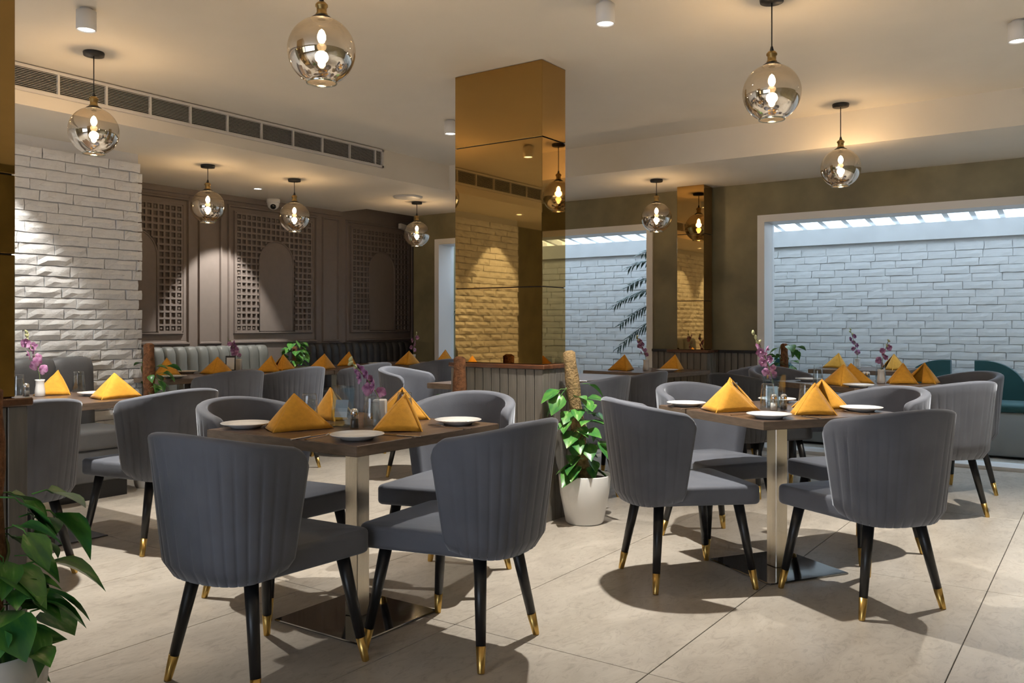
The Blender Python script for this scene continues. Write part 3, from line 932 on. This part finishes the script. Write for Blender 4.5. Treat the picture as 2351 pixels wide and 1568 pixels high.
# ------------------------------------------------------------------ table ware
def make_plate():
    return MB().lathe([(0, .004), (.045, .004), (.050, .001), (.056, .001), (.060, .006), (.094, .017), (.0955, .019), (.094, .0205), (.062, .010), (.055, .0075), (0, .0075)], 40).mesh('plate')
plate_me = make_plate()
def napkin_mesh(seed):
    rnd = random.Random(seed)
    A = Vector((0.0, 0.0, 0.142)); F = Vector((rnd.choice((-.038, .034, .02)), -.088, 0.0))
    Lc = Vector((-.118, .052, 0)); Rc = Vector((.118, .052, 0)); M = Vector((0, -.012, 0.004)); Lb = Vector((-.05, .085, 0)); Rb = Vector((.05, .085, 0))
    mb = MB()
    def patch(P0, P1, P2, bulge, n=7, th=0.004):
        nr = (P1 - P0).cross(P2 - P0).normalized()
        g = {}; vs = []
        for i in range(n + 1):
            for j in range(i + 1):
                a = i / n; b2 = j / i if i else 0
                p = P0.lerp(P1, a).lerp(P0.lerp(P2, a), b2)
                if i: p = p + nr * bulge * sin(pi * b2) * sin(pi * .5 * min(a * 1.1, 1))
                g[i, j] = len(vs); vs.append(p)
        N = len(vs)
        vs += [p - nr * th for p in vs]
        for p in vs: p.z = max(p.z, 0.0005)
        fr = []
        for i in range(n):
            for j in range(i + 1):
                fr.append((g[i, j], g[i + 1, j], g[i + 1, j + 1]))
                if j < i: fr.append((g[i, j], g[i + 1, j + 1], g[i, j + 1]))
        bk = [tuple(N + q for q in f[::-1]) for f in fr]
        o = len(mb.v)
        mb.add(vs, fr + bk, True)
        rim = [g[i, 0] for i in range(n + 1)] + [g[n, j] for j in range(1, n + 1)] + [g[i, i] for i in range(n - 1, 0, -1)]
        m_ = len(rim)
        for k in range(m_):
            q, r = rim[k], rim[(k + 1) % m_]
            mb.f.append([o + r, o + q, o + N + q, o + N + r]); mb.sm.append(False)
    patch(A, Lc, F, 0.012); patch(A + Vector((0, -.003, .001)), F + Vector((0, -.004, 0)), Rc, 0.014)     # two front faces, right one lapped over
    patch(A, M, Lc, -0.008); patch(A, Rc, M, -0.008)                                                        # inner folds
    patch(A + Vector((0, .004, -.004)), Rc * 0.96, Rb, 0.006); patch(A + Vector((0, .004, -.004)), Lb, Lc * 0.96, 0.006)
    return mb.mesh('napkin')
nap_me = [napkin_mesh(s) for s in (1, 2, 3)]
# upside-down tumbler
tum_me = MB().lathe([(.034, 0), (.0365, .002), (.0345, .04), (.028, .115), (.027, .122), (0, .123)], 24).mesh('tumbler')
tum_in = MB().lathe([(.0325, .001), (.0305, .05), (.0255, .098), (0, .100)], 24).mesh('inner_wall')
vase_me = MB().lathe([(0, 0), (.024, 0), (.027, .004), (.0265, .03), (.022, .062), (.0225, .085), (.026, .094), (.023, .094), (.019, .084), (.018, .06), (0, .05)], 24).mesh('vase')
sq_me = MB().bevbox(-.026, .026, -.026, .026, 0, .105, .006, 2).mesh('holder')
Z = 0.75
def put(name, me, mat, x, y, rz, label, cat, group, sc=1.0, z=Z):
    o = link(name, me, mat, None, loc=(x, y, z), rot=(0, 0, radians(rz)), scale=(sc, sc, sc * (.84 if name == 'napkin' else 1)))
    return tag(o, label, cat, group)
def tumbler(x, y, label):
    t = thing('tumbler', label, 'glass', (x, y, Z), random.uniform(0, 90), 'upturned glass tumblers')
    link('outer_wall', tum_me, 'tumbler', t); link('inner_wall', tum_in, 'tumbler', t)
NG = 'folded mustard napkins'
NAP = [
    (2.215, 2.56, -60, 1.0, 'mustard napkin pyramid at the left of the near table, in front of a tumbler'),
    (2.58, 2.75, -150, 0.95, 'mustard napkin behind the left tumbler on the near table, its fold open'),
    (2.47, 2.225, 10, 1.0, 'mustard napkin pyramid at the right of the near table'),
    (2.76, 2.50, 120, 0.95, 'mustard napkin behind the right tumbler on the near table'),
    (3.845, 1.455, -75, 1.0, 'mustard napkin pyramid at the left of the cornerwise table, tallest there'),
    (4.17, 1.57, 170, 0.98, 'mustard napkin behind the left pyramid on the cornerwise table'),
    (3.97, 1.10, 5, 1.0, 'mustard napkin pyramid at the right of the cornerwise table'),
    (4.28, 1.15, 100, 0.98, 'mustard napkin behind the right pyramid on the cornerwise table'),
    (2.57, 5.0, 30, 1.0, 'bright mustard napkin beside the orchid on the brick wall table'),
    (2.60, 4.46, -40, 1.0, 'mustard napkin above the broad chair back on the brick wall table'),
    (4.02, 6.15, 60, 1.0, 'mustard napkin leaning left beside the coir pole on the bench table'),
    (4.40, 6.02, -30, 1.0, 'mustard napkin between the plate and the menu frame on the bench table'),
    (4.85, 5.90, 20, 1.0, 'mustard napkin left of the pair below the leafy plant on the bench table'),
    (5.08, 6.02, 70, 1.0, 'mustard napkin right of the pair below the leafy plant on the bench table'),
    (5.42, 5.86, -20, 1.0, 'mustard napkin left of the near orchid buds on the far bench table'),
    (6.02, 6.16, 20, 1.0, 'mustard napkin with a plain front before the dark bench'),
    (6.50, 5.80, -35, 1.0, 'mustard napkin before the dark bench, left of a small white vase'),
    (7.05, 5.78, 30, 1.0, 'mustard napkin at the foot of the left window frame'),
    (6.78, 3.52, -30, 1.0, 'mustard napkin left of the white vase before the window pier'),
    (7.05, 3.16, -30, 1.0, 'mustard napkin right of the white vase before the window pier'),
    (5.62, 4.02, -30, 1.0, 'mustard napkin behind the coir pole, furthest of the middle tables'),
    (5.95, 1.46, -60, 1.0, 'mustard napkin at the left of the far right table, dark fold showing'),
    (6.16, 1.46, -100, 1.0, 'mustard napkin left of the jars on the far right table'),
    (6.37, 1.17, 0, 1.0, 'mustard napkin right of the jars on the far right table'),
    (6.52, 1.06, 60, 1.0, 'mustard napkin at the right end of the far right table'),
    (8.30, 2.08, -40, 1.0, 'dim mustard napkin behind the window glass, left of the thin orchid'),
    (8.30, 1.60, 30, 1.0, 'dim mustard napkin behind the window glass, right of the thin orchid'),
]
for k, (x, y, rz, sc, lab) in enumerate(NAP):
    put('napkin', nap_me[k % 3], 'napkin', x, y, rz, lab, 'napkin', NG, sc * 1.16)
PG = 'white side plates'
PLATES = [
    (2.155, 2.165, 'white plate at the front corner of the near table'),
    (2.150, 2.765, 'white plate at the left corner of the near table'),
    (2.715, 2.160, 'white plate at the right corner of the near table'),
    (3.96, 1.715, 'white plate at the left corner of the cornerwise table'),
    (3.66, 1.205, 'white plate at the front corner of the cornerwise table'),
    (4.20, 0.95, 'white plate at the right corner of the cornerwise table'),
    (4.44, 1.42, 'white plate at the far corner of the cornerwise table'),
    (2.64, 4.72, 'white plate between the two napkins on the brick wall table'),
    (3.83, 5.77, 'white plate at the near corner of the leftmost bench table'),
    (4.28, 6.27, 'white plate at the far side of the leftmost bench table'),
    (6.30, 6.05, 'white plate before the dark bench'),
    (6.80, 3.12, 'white plate on the table before the window pier'),
    (5.80, 1.33, 'white plate at the front of the far right table'),
    (6.22, 1.76, 'white plate at the left of the far right table'),
]
for x, y, lab in PLATES:
    put('side_plate', plate_me, 'porcelain', x, y, 0, lab, 'plate', PG)
for x, y, lab in [
    (2.375, 2.655, 'upturned tumbler at the left of the near table between two napkins'),
    (2.645, 2.385, 'upturned tumbler at the right of the near table between two napkins'),
    (2.43, 2.36, 'upturned tumbler in the middle of the near table beside the menu stand'),
    (4.00, 1.50, 'upturned tumbler at the left of the cornerwise table'),
    (4.135, 1.185, 'upturned tumbler at the right of the cornerwise table'),
    (4.035, 1.335, 'upturned tumbler in the middle of the cornerwise table, left one'),
    (2.72, 5.05, 'upturned tumbler at the far right of the brick wall table'),
    (2.36, 5.02, 'stout tumbler beside the orchid on the brick wall table'),
    (6.08, 1.66, 'upturned tumbler at the left of the far right table'),
    (6.45, 1.33, 'upturned tumbler at the right of the far right table')]:
    tumbler(x, y, lab)

# menu stands: clear slanted acrylic sleeve with a white card
def menu(x, y, rz, label, frame=False):
    t = thing('menu_stand', label, 'menu stand', (x, y, Z), rz, 'menu stands')
    part('stand_foot', MB().bevbox(-.05, .05, -.035, .035, 0, .005, .002, 1), 'acrylic', t)
    if frame:
        part('menu_frame', MB().bevbox(-.042, .042, -.004, .004, 0, .135, .003, 1), 'frame_black', t, loc=(0, .01, .004), rot=(radians(-12), 0, 0))
        part('menu_card', B(-.032, .032, -.0055, -.004, .015, .118), 'card', t, loc=(0, .01, .004), rot=(radians(-12), 0, 0))
    else:
        part('menu_sleeve', MB().bevbox(-.046, .046, -.003, .003, 0, .15, .002, 1), 'acrylic', t, loc=(0, .006, .004), rot=(radians(-14), 0, 0))
        part('menu_card', B(-.032, .022, -.0007, .0007, .03, .10), 'card', t, loc=(0, .006, .004), rot=(radians(-14), 0, 0))
        part('menu_sleeve', MB().bevbox(-.046, .046, -.003, .003, 0, .16, .002, 1), 'acrylic', t, loc=(.01, .03, .004), rot=(radians(10), 0, 0))
menu(2.395, 2.50, -70, 'clear acrylic menu stand with a white card on the near table')
menu(4.13, 1.335, -60, 'clear acrylic menu stand in the middle of the cornerwise table')
menu(4.62, 6.15, -45, 'small framed menu beside the white vase on the bench table', True)
menu(5.92, 4.05, -60, 'black framed menu behind the coir pole on the middle table', True)

def shaker(x, y, fill, label):
    t = thing('shaker', label, 'shaker', (x, y, Z), 0, 'salt and pepper shakers')
    part('shaker_glass', MB().lathe([(0, 0), (.017, 0), (.018, .004), (.015, .05), (.0145, .056), (0, .056)], 16), 'tumbler', t)
    part('shaker_fill', MB().lathe([(0, .003), (.0145, .004), (.0135, .036), (0, .036)], 16), fill, t)
    part('shaker_cap', MB().lathe([(.0155, .054), (.016, .058), (.015, .072), (.008, .077), (0, .078)], 16), 'steel_cap', t)
for x, y, f_, l in [(2.55, 2.33, 'salt', 'salt shaker before the vase on the near table'), (2.375, 2.40, 'pepper', 'pepper shaker before the vase on the near table'),
                    (3.985, 1.29, 'salt', 'salt shaker on the cornerwise table'), (4.02, 1.255, 'pepper', 'pepper shaker on the cornerwise table'),
                    (2.36, 4.93, 'pepper', 'dark filled shaker left of the tumbler on the brick wall table'), (4.50, 6.20, 'pepper', 'pepper shaker beside the framed menu on the bench table'),
                    (6.26, 1.375, 'salt', 'salt shaker left of the white vase on the far right table'), (6.27, 1.40, 'pepper', 'pepper shaker left of the white vase on the far right table'),
                    (6.62, 5.86, 'pepper', 'pepper shaker beside the napkin before the dark bench')]:
    shaker(x, y, f_, l)

# cutlery
def fork_mesh():
    mb = MB(); pr = [(-.09, .005), (-.02, .003), (.03, .0025), (.05, .006), (.062, .0095), (.07, .0095)]
    vs = []; fs = []
    for i, (x, w) in enumerate(pr):
        z = .001 + (.005 if x > .04 else .0) 
        vs += [(x, -w, z), (x, w, z), (x, w, z + .0018), (x, -w, z + .0018)]
    for i in range(len(pr) - 1):
        a = i * 4
        for k in range(4): fs.append((a + k, a + (k + 1) % 4, a + 4 + (k + 1) % 4, a + 4 + k))
    mb.add(vs, fs)
    for k in range(4):
        y = -.0085 + k * .00567
        mb.box(.069, .105, y - .0013, y + .0013, .005, .0068)
    return mb.mesh('fork')
def knife_mesh():
    mb = MB(); mb.bevbox(-.10, 0, -.005, .005, .0005, .005, .0015, 1)
    mb.prism([(0, -.004), (.08, -.008), (.098, -.004), (.102, .004), (0, .004)], .001, .0028)
    return mb.mesh('knife')
fk, kn = fork_mesh(), knife_mesh()
for x, y, rz, which, lab in [(2.12, 2.31, 12, 0, 'fork left of the front plate on the near table'), (2.10, 2.345, 8, 1, 'knife left of the front plate on the near table'),
        (2.30, 2.11, 100, 1, 'knife right of the front plate on the near table'),
        (2.30, 2.78, 80, 0, 'fork beside the left plate on the near table'), (2.60, 2.10, 95, 0, 'fork beside the right plate on the near table'),
        (3.80, 1.10, 60, 1, 'knife right of the front plate on the cornerwise table'), (3.74, 1.33, -30, 0, 'fork left of the front plate on the cornerwise table'),
        (3.88, 1.62, -30, 1, 'knife beside the left plate on the cornerwise table'), (4.10, 0.96, 60, 0, 'fork beside the right plate on the cornerwise table')]:
    put('fork' if which == 0 else 'knife', fk if which == 0 else kn, 'cutlery', x, y, rz, lab, 'fork' if which == 0 else 'knife', 'table cutlery')

# ------------------------------------------------------------------ orchids in small vases
def flower_mesh(seed):
    rnd = random.Random(seed); mb = MB()
    def petal(ang, L, W, cup):
        pts = [(0, 0, 0), (.35 * L, -W * .8, cup * .4), (.75 * L, -W, cup), (L, 0, cup * .9), (.75 * L, W, cup), (.35 * L, W * .8, cup * .4), (.55 * L, 0, cup * .2)]
        c, s_ = cos(ang), sin(ang)
        vs = [(x * c - y * s_, x * s_ + y * c, z) for x, y, z in pts]
        mb.add(vs, [(0, 1, 6), (1, 2, 6), (2, 3, 6), (3, 4, 6), (4, 5, 6), (5, 0, 6)], True)
    for k in range(5):
        petal(2 * pi * k / 5 + rnd.uniform(-.1, .1), rnd.uniform(.022, .027), rnd.uniform(.009, .013), rnd.uniform(.004, .010))
    mb.lathe([(0, .016), (.005, .014), (.006, .004), (0, 0)], 8)
    return mb.mesh('flower')
flowers = [flower_mesh(s) for s in range(4)]
bud_me = MB().lathe([(0, -.012), (.006, -.006), (.008, .002), (.005, .012), (0, .017)], 8).mesh('bud')
def orchid(x, y, lean, lean_dir, h, label, mat='petal_purple', vase='sq', nf=8, nb=3, vlab='', drop=0.0, sc=1.0):
    """vase on the table and a spray leaning by lean (m) towards lean_dir (deg)"""
    vm = {'sq': sq_me, 'round': vase_me}[vase]
    put('bud_vase', vm, 'porcelain', x, y, lean_dir, vlab, 'vase', 'small white bud vases')
    t = thing('orchid_spray', label, 'orchid', (x, y, Z + .09), 0, 'orchid sprays')
    dx, dy = cos(radians(lean_dir)), sin(radians(lean_dir))
    pts = []
    for k in range(13):
        s = k / 12
        pts.append(Vector((dx * lean * s ** 1.5, dy * lean * s ** 1.5, h * (s - drop * s ** 3))))
    part('stem', MB().tube([(0, 0, -.03)] + pts, [.0022] * 13 + [.0012], 6), 'stem_green', t)
    rnd = random.Random(int(x * 100 + y * 10))
    for k in range(nf):
        s = 0.22 + 0.55 * k / max(1, nf - 1)
        i = s * 12; a = pts[int(i)].lerp(pts[min(12, int(i) + 1)], i - int(i))
        ang = k * 2.2; out = Vector((cos(ang), sin(ang), .1)) * .022
        o = link('flower', flowers[k % 4], mat, t, loc=a + out, rot=(pi / 2 + rnd.uniform(-.4, .4), rnd.uniform(-.5, .5), rnd.choice((0, .8, -.6)) + radians(YAW + 90) + ang * .25), scale=(sc * rnd.uniform(.85, 1.1),) * 3)
    for k in range(nb):
        s = 0.84 + 0.16 * k / max(1, nb - 1); i = s * 12
        a = pts[min(12, int(i))]
        link('bud', bud_me, 'bud', t, loc=a + Vector((rnd.uniform(-.008, .008), rnd.uniform(-.008, .008), 0)), rot=(rnd.uniform(-.8, .8), rnd.uniform(-.8, .8), 0))
L_ = 180 + YAW - 90   # towards image left
orchid(2.50, 2.385, 0.125, 124.9, 0.17, 'purple and white orchid spray with green buds, nearest, over the menu stand', vase='sq', nf=7, nb=3, vlab='white square vase beside the tumblers on the near table', sc=1.05)
orchid(4.20, 1.36, 0.10, 124.9, 0.27, 'tall purple orchid spray on the cornerwise table', nf=10, nb=4, vlab='white vase behind the tumblers on the cornerwise table', vase='round')
orchid(2.43, 4.92, 0.085, 124.9, 0.27, 'magenta orchid spray with green tip before the white brick wall', mat='petal_pink', nf=8, nb=5, vlab='pale vase holding the magenta orchid on the brick wall table', vase='round', sc=1.2)
orchid(4.76, 6.22, 0.10, 124.9, 0.20, 'pink orchid spray with many small blossoms on the bench table', mat='petal_pink', nf=12, nb=1, vlab='white square vase on the bench table below the lattice arch')
orchid(6.70, 5.92, 0.03, -55, 0.23, 'pale pink orchid spray beside the left window frame', mat='petal_pink', nf=6, nb=3, vlab='white vase before the dark bench at the far table', vase='round')
orchid(6.88, 3.36, 0.08, 124.9, 0.21, 'dark purple orchid spray before the window pier', nf=7, nb=3, vlab='white vase on the table before the window pier', vase='round')
orchid(5.88, 3.92, 0.05, 100, 0.24, 'small purple orchid spray seen against the left window brickwork', nf=6, nb=2, vlab='slim white vase on the table hidden behind the pillar', vase='round')
orchid(6.27, 1.29, 0.05, -55, 0.20, 'purple orchid spray leaning right on the far right table', nf=6, nb=2, vlab='round white vase with jars on the far right table', vase='round')
orchid(8.25, 1.90, 0.07, 124.9, 0.27, 'thin dark orchid spray behind the window glass', nf=6, nb=3, vlab='slim vase behind the window glass', vase='round')

# ------------------------------------------------------------------ plants
def leaf_mesh(seed, L=0.10, W=0.042):
    rnd = random.Random(seed)
    prof = [(0.0, 0.15), (0.05, .62), (.18, .95), (.36, 1.0), (.56, .82), (.76, .48), (.9, .2), (1.0, 0.0)]
    vs = []; fs = []
    curl = rnd.uniform(.15, .35); fold = rnd.uniform(.15, .4)
    for t, w in prof:
        z = -curl * L * t * t
        vs += [(t * L - (.012 if t == 0 else 0), -w * W, z + fold * w * W), (t * L, 0, z), (t * L - (.012 if t == 0 else 0), w * W, z + fold * w * W)]
    for i in range(len(prof) - 1):
        a = i * 3
        fs += [(a, a + 1, a + 4, a + 3), (a + 1, a + 2, a + 5, a + 4)]
    mb = MB().add(vs, fs, True)
    mb.tube([(-.05, 0, -.012), (-.02, 0, .004), (0, 0, 0)], .0018, 5)
    return mb.mesh('leaf')
leaves = [leaf_mesh(s) for s in range(5)]
def pot_mesh(R, H):
    return MB().lathe([(0, 0), (R * .66, 0), (R * .72, .01), (R * .93, H * .6), (R, H - .006), (R * .985, H), (R * .95, H - .002), (R * .93, H - .03), (0, H - .03)], 40)
def climber(label, x, y, R, H, pole_h, pole_r, lean, nleaf, zr, mat, sc, coir='coir', seed=0, pot_label=None, spread=0.09, bias=None):
    t = thing('climbing_plant', label, 'plant', (x, y, 0), 0, 'potted climbing plants on coir poles')
    p = part('pot', pot_mesh(R, H), 'pot_white', t)
    part('soil', MB().lathe([(0, H - .02), (R * .55, H - .022), (R * .93, H - .028)], 24), 'soil', t)
    top = Vector((lean[0], lean[1], pole_h))
    base = Vector((0, 0, H - .05))
    pts = [base.lerp(top, k / 10) for k in range(10)] + [top - (top - base).normalized() * .012, top]
    part('coir_pole', MB().tube(pts, [pole_r * (0.92 + .1 * math.sin(k * 1.9)) for k in range(10)] + [pole_r * .85, pole_r * .45], 14), coir, t)
    rnd = random.Random(seed)
    vine = []
    for k in range(26):
        s = k / 25; a = s * 9
        q = base.lerp(top, s * min(1, zr[1]))
        vine.append(q + Vector((cos(a), sin(a), 0)) * (pole_r + .006))
    part('vine', MB().tube(vine, .004, 6), 'stem_green', t)
    for k in range(nleaf):
        s = zr[0] + (zr[1] - zr[0]) * ((k + rnd.random()) / nleaf)
        q = base.lerp(top, s)
        a = rnd.uniform(0, 2 * pi)
        if bias is not None and rnd.random() < .7: a = radians(bias) + rnd.uniform(-1.1, 1.1)
        d = pole_r + rnd.uniform(.02, spread)
        s_ = sc * rnd.uniform(.7, 1.2)
        link('leaf', leaves[rnd.randrange(5)], mat, t, loc=q + Vector((cos(a) * d, sin(a) * d, rnd.uniform(-.02, .03))),
             rot=(rnd.uniform(-.5, .5), rnd.uniform(-.1, .9), a + rnd.uniform(-.6, .6)), scale=(s_, s_, s_))
    return t
cl = radians(YAW)
climber('climbing plant on a pale coir pole in a white pot beside the central planter', 4.345, 2.515, 0.153, 0.283, 1.00, 0.043, (-.055, .075), 40, (0.04, 0.72), 'leaf_bright', 1.12, 'coir_pale', 4, bias=YAW + 180)
climber('big leaved climbing plant in a white pot at the lower left corner', 1.085, 2.48, 0.155, 0.283, 0.985, 0.045, (.0, .0), 44, (0.02, 0.62), 'leaf_dark', 1.25, 'coir', 9, bias=-55, spread=.13)
climber('brown coir pole plant standing before the plank face of the central planter', 3.95, 3.13, 0.12, 0.25, 0.965, 0.042, (0, 0), 12, (0.05, 0.72), 'leaf_bright', 0.8, 'coir', 12)
climber('orange coir pole plant at the corner of the white brick wall', 3.54, 5.63, 0.13, 0.25, 1.02, 0.043, (0, 0), 26, (0.35, 0.80), 'leaf_dark', 0.85, 'coir', 21, bias=-55)
climber('light green leafy plant between the two benches', 6.02, 6.95, 0.11, 0.25, 0.93, 0.03, (0, 0), 34, (0.75, 1.06), 'leaf_bright', 0.95, 'coir', 33)
climber('dark leafy plant on a brown pole beside the big window frame', 7.45, 2.32, 0.12, 0.25, 0.99, 0.036, (0, 0), 30, (0.45, 0.98), 'leaf_dark', 0.95, 'coir', 41)

def palm(label, x, y, h, specs, seed):
    t = thing('palm', label, 'palm', (x, y, 0))
    part('pot', pot_mesh(.16, .32), 'pot_white', t)
    part('trunk', MB().tube([(0, 0, .25), (.01, .01, h * .6), (0, 0, h)], [.04, .03, .02], 10), 'coir', t)
    rnd = random.Random(seed)
    for (az, el, L, z) in specs:
        mb = MB(); pts = []
        for k in range(15):
            s = k / 14
            pts.append(Vector((L * s * cos(radians(el)), 0, L * s * sin(radians(el)) - .55 * L * s * s)))
        mb.tube(pts, [.007 * (1 - .8 * k / 14) for k in range(15)], 5)
        for k in range(3, 15):
            p = pts[k]; d = (pts[k] - pts[k - 1]).normalized(); ln = .22 * (1 - .45 * abs(k - 8) / 8)
            for sgn in (-1, 1):
                for q in (0, .5):
                    b0 = p - d * (q * L / 14)
                    tip = b0 + d * ln * .62 + Vector((0, sgn * ln * .75, -ln * .25 + rnd.uniform(-.02, .02)))
                    mid = b0.lerp(tip, .5) + Vector((0, 0, .015))
                    w = d * .011
                    mb.add([b0 - w, b0 + w, mid + w * 1.4, tip, mid - w * 1.4], [(0, 1, 2, 4), (4, 2, 3)], False)
        part('frond', mb, 'palm_green', t, loc=(0, 0, z), rot=(0, 0, radians(az)))
    return t
palm('palm with blue green fronds behind the right side of the left window', 8.19, 3.36, 1.50,
     [(88, 62, 1.45, 1.42), (96, 55, 1.35, 1.40), (84, 44, 1.25, 1.38), (94, 34, 1.15, 1.36), (86, 22, 1.05, 1.34), (92, 8, .95, 1.30), (-88, 50, .7, 1.4), (-95, 25, .6, 1.4)], 2)
palm('palm frond seen beyond the left window frame', 8.32, 5.92, 1.72, [(95, 10, .66, 1.72), (110, -5, .6, 1.70), (-90, 40, .5, 1.72), (-60, 30, .5, 1.72)], 3)
